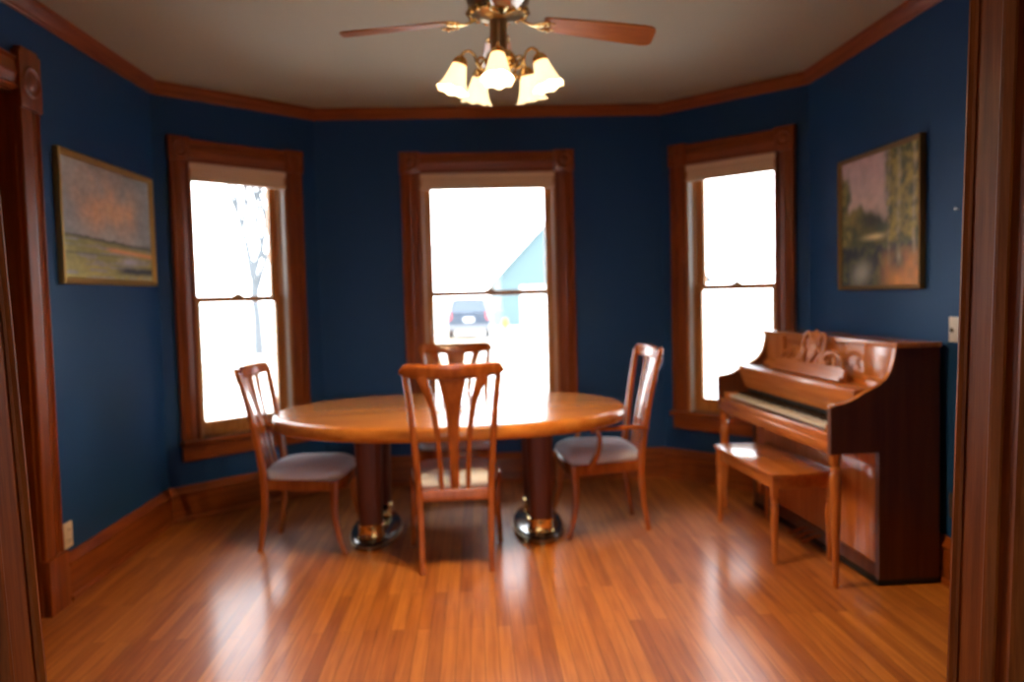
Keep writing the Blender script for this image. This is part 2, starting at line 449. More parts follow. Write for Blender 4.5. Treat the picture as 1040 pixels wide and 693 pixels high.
mb = MB(); mb.box(OXL-.15, OXR+.15, YW1+.001, YW1+.030, OZ, OZ+.15, .003); mb.box(OXL-.15, OXR+.15, YW0-.036, YW0-.001, OZ, OZ+.15, .003); mb.box(OXL, OXR, YW0-.01, YW1+.01, OZ, OZ+.019)
struct(mb.build('trim_9', M['trimh']))

# ------------------------------------------------------------------ dining chairs
def chair(name, label, arms=False):
    r = props(empty(name), label, 'chair', 'dining chairs around the oval table')
    W = M['chair']
    fx = .262 if arms else .245
    for sx in (-1, 1):
        # rear leg and stile in one piece
        mb = MB()
        mb.sweep([(sx*.180, -.245, 0), (sx*.178, -.222, .14), (sx*.182, -.205, .30), (sx*.186, -.203, .42), (sx*.196, -.222, .60), (sx*.212, -.258, .82), (sx*.236, -.305, 1.055)],
                 [.028, .032, .036, .038, .036, .034, .032], [.030, .034, .042, .046, .042, .036, .030], (1, 0, 0), res=5, e=3.5)
        mb.build('rear_leg', W, r)
        mb = MB()
        mb.sweep([(sx*(fx+.006), .262, 0), (sx*fx, .230, .10), (sx*(fx-.008), .208, .22), (sx*(fx-.010), .208, .33), (sx*(fx-.010), .214, .425)],
                 [.026, .030, .036, .042, .044], [.028, .032, .038, .044, .046], (1, 0, 0), res=5, e=3.5)
        mb.build('front_leg', W, r)
    # seat frame
    mb = MB()
    zc, hh = .398, .062
    mb.sweep([(-.19, -.200, zc), (.19, -.200, zc)], .026, hh, (0, 1, 0), n=12, e=6)
    mb.sweep([(-fx+.01, .214, zc), (-.12, .232, zc), (.12, .232, zc), (fx-.01, .214, zc)], .026, hh, (0, 1, 0), n=12, e=6, res=4)
    for sx in (-1, 1): mb.sweep([(sx*.186, -.20, zc), (sx*(fx-.010), .214, zc)], .024, hh, (1, 0, 0), n=12, e=6)
    mb.build('seat_frame', W, r)
    # upholstered seat
    mb = MB(); rs = []
    N = 40
    for lv, (sc, z) in enumerate([(.955, .428), (1.0, .440), (1.005, .456), (.985, .472), (.93, .492), (.80, .508), (.58, .518), (.30, .524), (.04, .525)]):
        ring = []
        for k in range(N):
            q = 2*PI*k/N; c, s_ = math.cos(q), math.sin(q); e = 5.5 if lv < 4 else 4.0
            u = math.copysign(abs(c)**(2/e), c)*sc; v = math.copysign(abs(s_)**(2/e), s_)*sc
            hwid = (fx+.006)*(.5+.5*v)+.200*(.5-.5*v)
            ring.append(Vector((u*hwid, .018+v*.228, z)))
        rs.append(ring)
    mb.rings(rs); mb.build('seat_cushion', M['fabric'], r, sharp=60)
    # top rail, bowed, with out-swept ears
    mb = MB()
    mb.sweep([(-.250, -.310, 1.066), (-.228, -.318, 1.058), (-.12, -.345, 1.050), (0, -.352, 1.048), (.12, -.345, 1.050), (.228, -.318, 1.058), (.250, -.310, 1.066)],
             [.022, .026, .028, .028, .028, .026, .022], [.046, .066, .076, .078, .076, .066, .046], (0, 1, .25), res=4, e=3.5)
    mb.build('top_rail', W, r)
    # splats: broad centre one and two that flare
    def sl(xs, ws):
        mb = MB()
        zz = [.422, .56, .72, .86, .96, 1.03]
        yy = [-.200, -.232, -.266, -.300, -.328, -.344]
        mb.sweep([(x, y, z) for x, y, z in zip(xs, yy, zz)], ws, .014, (1, 0, 0), res=5, e=5)
        return mb.build('splat', W, r)
    sl([0, 0, 0, 0, 0, 0], [.046, .050, .060, .082, .120, .150])
    for sx in (-1, 1): sl([sx*.068, sx*.072, sx*.082, sx*.100, sx*.128, sx*.150], [.024, .026, .028, .032, .044, .058])
    if arms:
        for sx in (-1, 1):
            mb = MB()
            mb.sweep([(sx*.205, -.238, .618), (sx*.250, -.150, .636), (sx*.285, -.02, .638), (sx*.290, .08, .636), (sx*.278, .115, .624)], [.028, .034, .042, .046, .034], [.026, .026, .024, .022, .020], (1, 0, 0), res=5, e=3)
            mb.build('arm', W, r)
            mb = MB()
            mb.sweep([(sx*.283, .085, .632), (sx*.292, .070, .58), (sx*.284, .080, .50), (sx*.262, .115, .42), (sx*.256, .125, .378)], [.024, .026, .028, .028, .026], [.028, .028, .030, .036, .034], (1, 0, 0), res=5, e=3)
            mb.build('arm_support', W, r)
    return r
c0 = chair('dining_chair', 'wooden dining chair in front of the table, its slatted back turned to us')
c0.location = (-.136, 4.392, 0); c0.rotation_euler = (0, 0, math.radians(1.5))
def put(src, loc, rz, label):
    c = copy_tree(src); c.location = loc; c.rotation_euler = (0, 0, math.radians(rz)); c['label'] = label; return c
q_ = put(c0, (-1.000, 4.80, 0), -95, 'armless wooden dining chair at the left end of the table, by the left bay window')
q_.scale = (1, 1, .965)
put(c0, (-.150, 5.50, 0), 180, 'wooden dining chair behind the table, in front of the middle window')
ac = chair('dining_armchair', 'wooden dining armchair with pale seat at the right end of the table', True)
ac.location = (.735, 4.93, 0); ac.rotation_euler = (0, 0, math.radians(95))

# ------------------------------------------------------------------ table
tb = props(empty('dining_table', (-.165, 4.963, 0)), 'oval wooden dining table on two pillar pedestals, dark seam-free glossy top', 'table')
tb['label'] = 'glossy oval wooden dining table standing on two dark pillar pedestals'
def sup(a, b, n=2.15, N=96):
    o = []
    for k in range(N):
        q = 2*PI*k/N; c, s_ = math.cos(q), math.sin(q)
        o.append((a*math.copysign(abs(c)**(2/n), c), b*math.copysign(abs(s_)**(2/n), s_)))
    return o
A_, B_ = 1.055, .79
mb = MB(); rs = []
for ins, z in ((.045, .670), (.014, .672), (.004, .682), (0, .708), (.004, .733), (.012, .742), (.022, .748), (.034, .750)):
    rs.append([Vector((x, y, z)) for x, y in sup(A_-ins, B_-ins)])
mb.rings(rs); mb.build('tabletop', M['table'], tb, sharp=50)
mb = MB()
rs = [[Vector((x, y, z)) for x, y in sup(a, b)] for a, b, z in ((A_-.22, B_-.14, .672), (A_-.22, B_-.14, .655), (A_-.245, B_-.165, .655), (A_-.245, B_-.165, .672))]
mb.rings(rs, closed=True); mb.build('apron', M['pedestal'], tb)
mb = MB()
for y in (-.24, .24): mb.box(-.72, .72, y-.02, y+.02, .635, .672, .003)
mb.build('slide_rail', M['pedestal'], tb)
for px, py in ((-.467, -.05), (.507, -.05)):
    pd = empty('pedestal', (px, py, 0), 0, tb)
    mb = MB(); mb.lathe([(.94, 0), (1.0, .004), (1.0, .016)], 48, sx=.150, sy=.400); mb.build('base_trim', M['brass'], pd)
    mb = MB(); mb.lathe([(.985, .016), (.985, .040), (.95, .050), (.90, .054)], 48, sx=.150, sy=.400); mb.build('base', M['blackgloss'], pd)
    mb = MB(); mb.lathe([(.985, .030), (1.005, .031), (1.005, .036), (.985, .037)], 48, sx=.150, sy=.400); mb.build('base_band', M['bronze'], pd)
    for y in (-.245, .215):
        mb = MB()
        for z0, z1 in ((.054, .66),):
            rs = []
            for z, w in ((.13, .066), (.25, .068), (.45, .074), (.66, .080)):
                rs.append([Vector((x, y+yy, z)) for x, yy in sup(w, .060, 3.2, 40)])
            mb.rings(rs)
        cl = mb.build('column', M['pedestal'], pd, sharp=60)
        mb = MB(); rs = []
        for z, g in ((.054, .012), (.062, .014), (.070, .006), (.078, .004), (.120, .004), (.126, .008), (.134, .008), (.138, .001)):
            rs.append([Vector((x, y+yy, z)) for x, yy in sup(.066+g, .060+g, 3.2, 40)])
        mb.rings(rs); mb.build('brass_foot', M['brass'], cl, sharp=40)
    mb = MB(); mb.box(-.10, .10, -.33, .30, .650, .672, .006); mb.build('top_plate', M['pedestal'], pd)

# ------------------------------------------------------------------ piano (local: x = back from keyboard front, y = along, origin near front corner)
pr_ = math.radians(3.0)
pn = props(empty('upright_piano', (1.632, 3.705, 0), pr_), 'reddish wooden upright piano with carved music desk against the right wall', 'piano')
LN = 1.52; DP = .535; ZT = 1.140
def side_prof():
    p = [(.000, .640), (.000, .852), (.008, .862), (.035, .868), (.070, .874), (.100, .884), (.130, .900), (.165, .920), (.200, .936), (.235, .952), (.270, .980), (.296, 1.020), (.310, 1.070), (.318, 1.110), (.320, ZT-.012),
         (DP, ZT-.012), (DP, .03), (.235, .03), (.235, .640)]
    return p
for y0, y1 in ((0, .034), (LN-.034, LN)):
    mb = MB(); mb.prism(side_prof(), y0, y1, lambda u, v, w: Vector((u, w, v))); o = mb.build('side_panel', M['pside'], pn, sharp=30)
    o2 = MB()  # lighter rounded cap along the scroll of the arm
    pts = [(u-.000, (y0+y1)/2, v+.002) for u, v in side_prof()[1:15]]
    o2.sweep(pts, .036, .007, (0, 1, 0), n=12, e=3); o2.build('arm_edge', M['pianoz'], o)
# vertical raised border on the near side
mb = MB(); mb.box(.312, DP+.004, -.012, LN+.012, ZT-.014, ZT+.012, .006); mb.build('lid', M['piano'], pn)
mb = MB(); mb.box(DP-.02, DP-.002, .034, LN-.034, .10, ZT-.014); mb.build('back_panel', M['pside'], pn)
# upper front panel (curving forward at the foot)
mb = MB()
up = [(.335, ZT-.014), (.335, 1.06), (.328, 1.00), (.314, .965), (.298, .952), (.298, .935), (.360, .935), (.360, ZT-.014)]
mb.prism(up, .034, LN-.034, lambda u, v, w: Vector((u, w, v))); mb.build('upper_panel', M['piano'], pn, sharp=60)
for a, b in ((.034, .29), (LN-.29, LN-.034)):
    mb = MB(); mb.box(.318, .336, a, b, .955, ZT-.014, .004); mb.build('panel_stile', M['pianoz'], pn)
# shelf over the keys and fallboard
mb = MB(); mb.box(.140, .320, .034, LN-.034, .918, .936, .005); mb.box(.128, .146, .034, LN-.034, .906, .932, .005); mb.build('fallboard_shelf', M['piano'], pn)
mb = MB()
fb = [(.136, .915), (.150, .915), (.185, .800), (.185, .790), (.172, .790), (.134, .900)]
mb.prism(fb, .034, LN-.034, lambda u, v, w: Vector((u, w, v))); mb.build('fallboard', M['piano'], pn)
mb = MB(); mb.box(.19, .30, .034, LN-.034, .70, .90); mb.build('key_gap_shade', M['near_black'], pn)  # solid near-black block painted in for the shade behind the keys
# key bed and slip
mb = MB(); mb.box(.0, .50, .034, LN-.034, .640, .690, .003); mb.build('key_bed', M['piano'], pn)
mb = MB(); mb.box(.004, .034, .034, LN-.034, .655, .732, .006); mb.build('key_slip', M['piano'], pn)
for a, b in ((.034, .115), (LN-.115, LN-.034)):
    mb = MB(); mb.box(.030, .20, a, b, .690, .765, .006); mb.build('cheek_block', M['piano'], pn)
kw = (LN-.23)/52
wk = None
for k in range(52):
    if wk is None:
        mb = MB(); mb.box(.036, .185, .0005, kw-.0005, .740, .758, .0015, seg=1); wk = mb.build('white_key', M['key'], pn); o = wk
    else:
        o = wk.copy(); col.objects.link(o); o.parent = pn
    o.location = (0, .115+k*kw, 0)
bk = None
for k in range(51):
    # keys run from treble (near) to bass (far): pattern mirrored
    if (51-k) % 7 in (2, 5): continue
    if bk is None:
        mb = MB(); mb.box(.085, .185, -.0055, .0055, .757, .770, .002, seg=1); bk = mb.build('black_key', M['ebony'], pn); o = bk
    else:
        o = bk.copy(); col.objects.link(o); o.parent = pn
    o.location = (0, .115+(k+1)*kw, 0)
# lower front
mb = MB(); mb.box(.250, .268, .034, LN-.034, .10, .640); mb.box(.240, .256, .034, LN-.034, .56, .640, .004); mb.box(.240, .256, .034, .13, .10, .57, .004); mb.box(.240, .256, LN-.13, LN-.034, .10, .57, .004)
mb.build('lower_panel', M['pianoz'], pn)
mb = MB(); mb.box(.240, .270, .034, LN-.034, .03, .10, .004); mb.build('bottom_rail', M['pside'], pn)
mb = MB(); mb.box(.23, DP, 0, LN, .006, .032, .004); mb.build('plinth', M['near_black'], pn)
for y in (.52, .60, .68):
    mb = MB(); mb.sweep([(.27, y+.06, .075), (.20, y+.06, .070), (.15, y+.06, .055), (.125, y+.06, .048)], [.024, .026, .040, .038], [.010, .010, .009, .008], (0, 1, 0), res=4, e=2.5); mb.build('pedal', M['brass'], pn)
def turned_leg(r=1.0, h=.64):
    return [(.012*r, 0), (.015*r, .02), (.014*r, .06), (.019*r, h*.35), (.025*r, h*.68), (.028*r, h*.80), (.024*r, h*.845), (.018*r, h*.86), (.026*r, h*.875), (.026*r, h*.89), (.018*r, h*.90), (.022*r, h*.92), (.028*r, h*.94), (.028*r, h)]
for y in (.026, LN-.026):
    mb = MB(); mb.lathe(turned_leg(), 20, (.035, y, 0)); mb.build('leg', M['pianoz'], pn)
# carved music desk
md = empty('music_desk', (.235, LN*.49, .936), 0, pn)
tilt = Matrix.Rotation(math.radians(14), 4, 'Y')
def tl(p): return tilt @ Vector((p[0], p[1]*1.22, p[2]*1.36))
mb = MB(); hwd = .335
mb.prism([(-hwd, 0), (hwd, 0), (hwd, .045), (.30, .052), (-.30, .052), (-hwd, .045)], -.010, .010, lambda u, v, w: tl((w, u, v)))
mb.prism([(-hwd-.01, 0), (hwd+.01, 0), (hwd+.01, .014), (-hwd-.01, .014)], -.035, .012, lambda u, v, w: tl((w, u, v)))
mb.build('desk_rail', M['piano'], md)
mb = MB()
for sx in (-1, 1):
    def S(pts, w): mb.sweep([tl((0, sx*u, v)) for u, v in pts], [.018]*len(pts), w, (1, 0, 0), res=5, e=2.6, n=10)
    S([(.315, .045), (.27, .085), (.20, .105), (.145, .098), (.125, .070), (.150, .055), (.172, .068)], [.012, .022, .028, .026, .022, .018, .012])
    S([(.115, .040), (.100, .080), (.110, .130), (.090, .165), (.055, .172), (.040, .150), (.055, .135), (.068, .142)], [.022, .026, .026, .026, .024, .020, .016, .010])
    S([(.06, .045), (.075, .080), (.060, .110), (.030, .125)], [.020, .022, .020, .016])
    S([(.235, .045), (.225, .070), (.205, .085)], [.024, .020, .010])
for q in (-40, -20, 0, 20, 40):
    a = math.radians(q); p = [(0, 0, .05), (0, math.sin(a)*.05, .05+math.cos(a)*.07), (0, math.sin(a)*.075, .055+math.cos(a)*.135)]
    mb.sweep([tl(x) for x in p], [.020, .020, .012], [.014, .026, .008], (1, 0, 0), res=4, e=2.4, n=10)
mb.build('carved_fretwork', M['piano'], md, sharp=60)

# ------------------------------------------------------------------ bench
bn = props(empty('piano_bench', (1.632, 4.50, 0), math.radians(3)), 'low wooden piano bench with a glossy flat top, tucked at the keyboard', 'bench')
bw, bl, bz = .178, .43, .475
mb = MB(); mb.box(-bw, bw, -bl, bl, bz-.020, bz, .006); mb.build('seat', M['piano'], bn)
mb = MB()
for s_ in (-1, 1):
    mb.box(s_*(bw-.03)-.009, s_*(bw-.03)+.009, -bl+.03, bl-.03, bz-.085, bz-.020, .002); mb.box(-bw+.03, bw-.03, s_*(bl-.03)-.009, s_*(bl-.03)+.009, bz-.085, bz-.020, .002)
mb.build('apron', M['piano'], bn)
for sx in (-1, 1):
    for sy in (-1, 1):
        mb = MB(); x, y = sx*(bw-.030), sy*(bl-.030)
        mb.box(x-.019, x+.019, y-.019, y+.019, bz-.13, bz-.020, .003)
        mb.lathe([(.011, 0), (.014, .02), (.013, .05), (.018, .16), (.022, .27), (.018, .300), (.013, .308), (.020, .318), (.020, .328), (.014, .336), (.018, .346)], 18, (x, y, 0))
        mb.build('leg', M['pianoz'], bn)

# ------------------------------------------------------------------ ceiling fan
FX, FY = .126, 3.45
fn = props(empty('ceiling_fan', (FX, FY, ZC)), 'brass ceiling fan with wooden blades and five lit bell shades hanging from the ceiling', 'ceiling fan')
def zl(z): return z-ZC
mb = MB(); mb.lathe([(.075, 0), (.075, -.012), (.066, -.035), (.040, -.058), (.020, -.062), (.018, -.075)], 32); mb.build('canopy', M['bronze'], fn)
mb = MB(); mb.lathe([(.020, -.070), (.060, -.078), (.110, -.092), (.132, -.115), (.135, -.150), (.128, -.195), (.110, -.222), (.120, -.230), (.118, -.240), (.085, -.252), (.070, -.262)], 40); mb.build('motor_housing', M['bronze'], fn)
mb = MB()
for k in range(16):
    a = 2*PI*k/16
    mb.lathe([(.002, -.014), (.012, -.010), (.016, 0), (.012, .010), (.002, .014)], 10, (.118*math.cos(a), .118*math.sin(a), -.236))
mb.build('housing_beading', M['brass'], fn)
mb = MB(); mb.lathe([(.070, -.258), (.038, -.268), (.036, -.300), (.034, -.385), (.040, -.392)], 28); mb.build('switch_column', M['bronze'], fn)
lk = empty('light_kit', (.006, 0, -.043), 0, fn)
mb = MB(); mb.lathe([(.036, -.345), (.052, -.352), (.062, -.368), (.064, -.385), (.054, -.400), (.058, -.404), (.050, -.416), (.030, -.430), (.024, -.452), (.030, -.462), (.018, -.476), (.010, -.482), (.012, -.490), (.001, -.498)], 32); mb.build('lamp_bell', M['brass'], lk)
ROT = math.radians(-96)
for k in range(5):
    a = ROT+2*PI*k/5; ca, sa = math.cos(a), math.sin(a)
    def R(r, z, t=0): return Vector((r*ca-t*sa, r*sa+t*ca, z))
    mb = MB()
    mb.sweep([R(.045, -.405), R(.075, -.425), R(.100, -.400), R(.112, -.368), R(.135, -.352), R(.160, -.366), R(.168, -.394)], .013, .013, (-sa, ca, 0), res=5, e=2, n=10)
    mb.sweep([R(.060, -.402), R(.070, -.380), R(.092, -.378), R(.096, -.398), R(.086, -.404)], [.012, .011, .010, .009, .006], [.012, .011, .010, .009, .006], (-sa, ca, 0), res=4, e=2, n=8)
    for t in (-.02, .02):   # leaf sprays
        mb.sweep([R(.09, -.42), R(.105, -.435, t*.6), R(.098, -.455, t)], [.006, .018, .003], [.005, .008, .003], (-sa, ca, 0), res=3, e=2, n=8)
    arm = mb.build('lamp_arm', M['brass'], lk)
    tiltT = Matrix.Translation(R(.168, -.390)) @ Matrix.Rotation(a, 4, 'Z') @ Matrix.Rotation(math.radians(-17), 4, 'Y')
    mb = MB(); mb.lathe([(.014, .012), (.024, .004), (.031, -.010), (.032, -.022), (.028, -.024)], 24, T=tiltT); mb.build('shade_holder', M['brass'], arm)
    mb = MB(); rs = []
    prof = [(.026, -.014), (.031, -.028), (.036, -.048), (.042, -.072), (.049, -.096), (.058, -.117), (.068, -.132)]
    for j, (rr, z) in enumerate(prof + [(q[0]-.003, q[1]) for q in reversed(prof)]):
        jj = j if j < len(prof) else 2*len(prof)-1-j
        am = .035*(jj/6)**2; ring = []
        for q in range(48):
            th = 2*PI*q/48; w = math.cos(8*th)
            ring.append(tiltT @ Vector((rr*(1+am*w)*math.cos(th), rr*(1+am*w)*math.sin(th), z-.004*w*(jj/6)**3)))
        rs.append(ring)
    mb.rings(rs, cap=False); mb.build('lamp_shade', M['lampglass'], arm, sharp=70)
    mb = MB(); mb.lathe([(.010, -.025), (.012, -.045), (.022, -.065), (.026, -.082), (.020, -.098), (.001, -.106)], 18, T=tiltT); mb.build('bulb', M['bulb'], arm)
for k in range(4):
    bang = math.radians(-90+90*k-1)
    if k == 0: bang = math.radians(-86)
    bl_ = empty('blade_assembly', (0, 0, -.262), bang, fn)
    B = Matrix.Rotation(math.radians((5, 7.5, 5, 5)[k]), 4, 'Y')
    mb = MB()
    mb.sweep([B @ Vector(p) for p in ((.09, 0, .012), (.13, 0, -.004), (.17, 0, -.006), (.215, 0, .0))], [.030, .022, .040, .060], [.012, .010, .008, .006], (0, 1, 0), res=4, e=2.5)
    for s_ in (-1, 1):
        mb.sweep([B @ Vector(p) for p in ((.150, 0, -.004), (.175, s_*.035, -.006), (.205, s_*.046, -.004), (.235, s_*.034, -.003))], [.012, .016, .018, .008], .008, (0, 1, 0), res=4, e=2.2)
        for q in range(3): mb.lathe([(.002, -.006), (.009, -.003), (.009, .003), (.002, .006)], 10, B @ Vector((.17+.02*q, s_*(.022+.009*q), -.010)))
    mb.build('blade_iron', M['brass'], bl_)
    P = B @ Matrix.Rotation(math.radians(-11), 4, 'X')
    mb = MB()
    o_ = []
    for u, hw_ in ((.190, .040), (.200, .050), (.235, .056), (.45, .072), (.60, .077), (.630, .073), (.645, .060), (.649, .045)): o_.append((u, hw_))
    poly = [(u, h_) for u, h_ in o_] + [(u, -h_) for u, h_ in reversed(o_)]
    mb.prism(poly, .002, .009, lambda u, v, w: P @ Vector((u, v, w))); mb.build('blade', M['blade'], bl_)

# ------------------------------------------------------------------ paintings
def fbm(x, y, s, o=4): return noise.fractal(Vector((x*s, y*s, s*.37)), 1.0, 2.0, o)
def mixc(a, b, t): t = max(0, min(1, t)); return tuple(a[i]+(b[i]-a[i])*t for i in range(3))
def sst(a, b, x): t = max(0, min(1, (x-a)/(b-a))); return t*t*(3-2*t)
def lin(r, g, b): return tuple((c/255)**2.2 for c in (r, g, b))
def sunset(u, v):
    n = fbm(u*1.6, v, 3.0)
    sky = mixc(lin(150, 160, 164), lin(112, 122, 130), .5+.8*fbm(u+3, v*1.4, 2.2)+.5*(v-.8))
    cl = math.exp(-((u-.38)/.26)**2-((v-.70)/.28)**2)+.6*math.exp(-((u-.70)/.16)**2-((v-.66)/.24)**2)
    c = mixc(sky, lin(214, 165, 120), .85*cl*(.8+.7*n))
    hz = .375-.045*u+.006*fbm(u, 0, 6)
    if v < hz:
        t = (hz-v)/hz
        g = mixc(lin(128, 130, 84), lin(160, 156, 96), t+.5*fbm(u, v*4, 4))
        st = fbm(u*.6, v*7, 5)
        g = mixc(g, lin(140, 142, 150), sst(.10, .30, st)*.7)
        g = mixc(g, lin(222, 150, 98), .9*math.exp(-((v-(.27-.05*(u-.5)))/.022)**2)*sst(.38, .55, u))
        g = mixc(g, lin(165, 165, 178), math.exp(-((u-.70)/.10)**2-((v-.17)/.045)**2))
        g = mixc(g, lin(52, 62, 74), 1.1*math.exp(-((v-(.085+.01*fbm(u, v, 8)))/.038)**2)*sst(.48, .68, u))
        g = mixc(g, lin(70, 80, 66), .7*math.exp(-((v-.215)/.008)**2)*(1-sst(.55, .7, u)))
        g = mixc(lin(74, 78, 74), g, sst(0, .05, hz-v))
        c = g
    return mixc(c, (c[0]*.8, c[1]*.8, c[2]*.8), .5+fbm(u, v, 22))
def woods(u, v):
    n = fbm(u, v, 6); n2 = fbm(u+9, v, 14)
    c = mixc(lin(176, 156, 158), lin(196, 176, 150), 1.6*(.85-v))
    tree = sst(.03, .10, v*0+(.64+.10*fbm(u, 0, 4)-v))            # low wood line
    c = mixc(c, mixc(lin(120, 108, 52), lin(64, 72, 44), .6+n), tree)
    lt = sst(.0, .06, .15+.05*n-u)*sst(.0, .1, .92+.1*n-v)
    c = mixc(c, mixc(lin(122, 116, 62), lin(66, 76, 50), .5+n2), lt)
    rt = sst(-.04, .05, u-.60-.07*n)
    c = mixc(c, mixc(lin(142, 126, 56), lin(70, 76, 40), .5+1.2*n2), rt)
    c = mixc(c, lin(38, 42, 40), .9*math.exp(-((u-.42)/.16)**2-((v-.50)/.07)**2))
    c = mixc(c, lin(206, 190, 140), 1.1*math.exp(-((u-.45)/.13)**2-((v-.375)/.022)**2))
    if v < .35:
        t = (.35-v)/.35
        g = mixc(lin(34, 42, 50), lin(92, 94, 60), .35+1.2*n2)
        g = mixc(g, lin(150, 150, 140), 1.0*math.exp(-((u-.28-.3*(v-.1))/.11)**2-((v-.10)/.09)**2))
        g = mixc(g, lin(190, 128, 64), sst(.45, .75, u)*sst(.30, .05, v+.1*n)*.9)
        c = mixc(c, g, sst(0, .06, .35-v))
    for tx, w in ((.755, .022), (.64, .010), (.93, .014)):
        c = mixc(c, lin(152, 142, 116), .75*math.exp(-((u-tx-.02*fbm(0, v, 3))/w)**2)*sst(.12, .2, v)*(.7+.8*fbm(u*2, v*8, 3)))
    return mixc(c, (c[0]*.82, c[1]*.82, c[2]*.82), .5+n2)
def painting(name, label, X, y0, y1, z0, z1, fn_, face, fw, grp_mat):
    # face=+1: hangs on the left wall looking to +X
    r = props(empty(name, (X, (y0+y1)/2, z0)), label, 'painting')
    r.rotation_euler = (0, 0, PI/2 if face > 0 else -PI/2)
    w, h = y1-y0, z1-z0
    mb = MB(); prf = [(0, 0), (0, -.030), (fw*.25, -.034), (fw*.5, -.026), (fw*.8, -.024), (fw, -.016), (fw, 0)]
    rs = []
    for (cx, cz, dx, dz) in ((-w/2, 0, 1, 1), (w/2, 0, -1, 1), (w/2, h, -1, -1), (-w/2, h, 1, -1)):
        rs.append([Vector((cx+dx*a, d, cz+dz*a)) for a, d in prf])
    mb.rings(rs, closed=True); mb.build('frame', grp_mat, r, sharp=30)
    nx, nz = 150, 96
    me = bpy.data.meshes.new('canvas'); vs = []; fs = []
    for j in range(nz+1):
        for i in range(nx+1): vs.append((-w/2+fw*.9+(w-1.8*fw)*i/nx, -.014, fw*.9+(h-1.8*fw)*j/nz))
    for j in range(nz):
        for i in range(nx): a = j*(nx+1)+i; fs.append((a, a+1, a+nx+2, a+nx+1))
    nv = len(vs); vs += [(-w/2+fw*.9, -.002, fw*.9), (w/2-fw*.9, -.002, fw*.9), (w/2-fw*.9, -.002, h-fw*.9), (-w/2+fw*.9, -.002, h-fw*.9)]
    fs.append((nv+3, nv+2, nv+1, nv))
    me.from_pydata(vs, [], fs)
    at = me.color_attributes.new('paint', 'FLOAT_COLOR', 'POINT')
    for k in range(nv):
        i, j = k % (nx+1), k//(nx+1)
        c = [min(.9, 1.75*q) for q in fn_(i/nx, j/nz)]; at.data[k].color = (*c, 1)
    m, nt, b = mat('oil_paint_'+name); a = nt.nodes.new('ShaderNodeAttribute'); a.attribute_name = 'paint'
    nt.links.new(a.outputs['Color'], b.inputs['Base Color']); b.inputs['Roughness'].default_value = .5
    me.materials.append(m)
    o = bpy.data.objects.new('canvas', me); col.objects.link(o); o.parent = r
painting('sunset_painting', 'wide gold-framed painting of a pink cloudy sky over green fields, on the left wall', XL+.001, 4.06, 5.21, 1.53, 2.19, sunset, 1, .032, M['gold'])
painting('woodland_painting', 'upright gold-framed painting of tall trees round a dark pond, above the piano', XR-.001, 3.93, 4.835, 1.40, 2.157, woods, -1, .022, M['golddark'])

# ------------------------------------------------------------------ plates and nail
def plate(name, label, cat, X, y0, y1, z0, z1, face, kind_, m):
    r = props(empty(name, (X, (y0+y1)/2, (z0+z1)/2)), label, cat)
    r.rotation_euler = (0, 0, PI/2 if face > 0 else -PI/2)
    w, h = (y1-y0)/2, (z1-z0)/2
    mb = MB(); mb.box(-w, w, -.007, 0, -h, h, .003); mb.build('cover_plate', m, r)
    if kind_ == 'outlet':
        for s_ in (-1, 1):
            mb = MB(); cz = s_*h*.42
            mb.box(-w*.5, w*.5, -.010, -.006, cz-h*.26, cz+h*.26, .002); q = mb.build('socket', m, r)
            mb = MB(); mb.box(-.008, -.005, -.0108, -.0095, cz-.006, cz+.008); mb.box(.005, .008, -.0108, -.0095, cz-.006, cz+.006); mb.build('slot', M['slot'], q)
    else:
        for sx in (-.5, .5):
            mb = MB(); mb.box(sx*w-.005, sx*w+.005, -.016, -.006, -.012, .008, .002); mb.build('toggle', M['slot'] if sx < 0 else m, r)
plate('wall_outlet', 'ivory electrical outlet low on the left blue wall, above the baseboard', 'outlet', XL+.001, 3.965, 4.045, .250, .375, 1, 'outlet', M['plate'])
plate('light_switch', 'cream light switch plate on the right wall just above the piano', 'switch', XR-.001, 3.60, 3.72, 1.150, 1.268, -1, 'switch', M['platew'])
plate('wall_outlet', 'shadowed dark outlet low on the right wall behind the piano', 'outlet', XR-.001, 3.63, 3.71, .325, .440, -1, 'outlet', simple('shaded_plate', (.08, .05, .03), .5))  # plate colour darkened to stand for the shade by the piano
mb = MB(); Tn = Matrix.Translation((XR, 3.66, 1.761)) @ Matrix.Rotation(-PI/2, 4, 'Y')
mb.lathe([(.002, 0), (.002, .014), (.006, .015), (.006, .018), (.001, .019)], 12, T=Tn)
props(mb.build('wall_nail', simple('nail_steel', (.7, .7, .72), .3, 1)), 'tiny bright nail in the right blue wall, right of the woodland painting', 'nail')

# ------------------------------------------------------------------ outdoors
GZ = -.38
m, nt, b = mat('winter_lawn'); n = nt.nodes.new('ShaderNodeTexNoise'); n.inputs['Scale'].default_value = .25; n.inputs['Detail'].default_value = 5
tc = nt.nodes.new('ShaderNodeTexCoord'); nt.links.new(tc.outputs['Object'], n.inputs['Vector'])
rp = nt.nodes.new('ShaderNodeValToRGB'); rp.color_ramp.elements[0].position = .40; rp.color_ramp.elements[1].position = .58
rp.color_ramp.elements[0].color = (.42, .33, .22, 1); rp.color_ramp.elements[1].color = (.78, .78, .78, 1)
nt.links.new(n.outputs['Fac'], rp.inputs[0]); nt.links.new(rp.outputs[0], b.inputs['Base Color']); b.inputs['Roughness'].default_value = .9
mb = MB(); mb.box(-300, 300, -80, 500, GZ-.1, GZ); gr = mb.build('snowy_lawn', m); props(gr, 'pale snowy winter lawn outside the windows', 'ground', kind='structure')

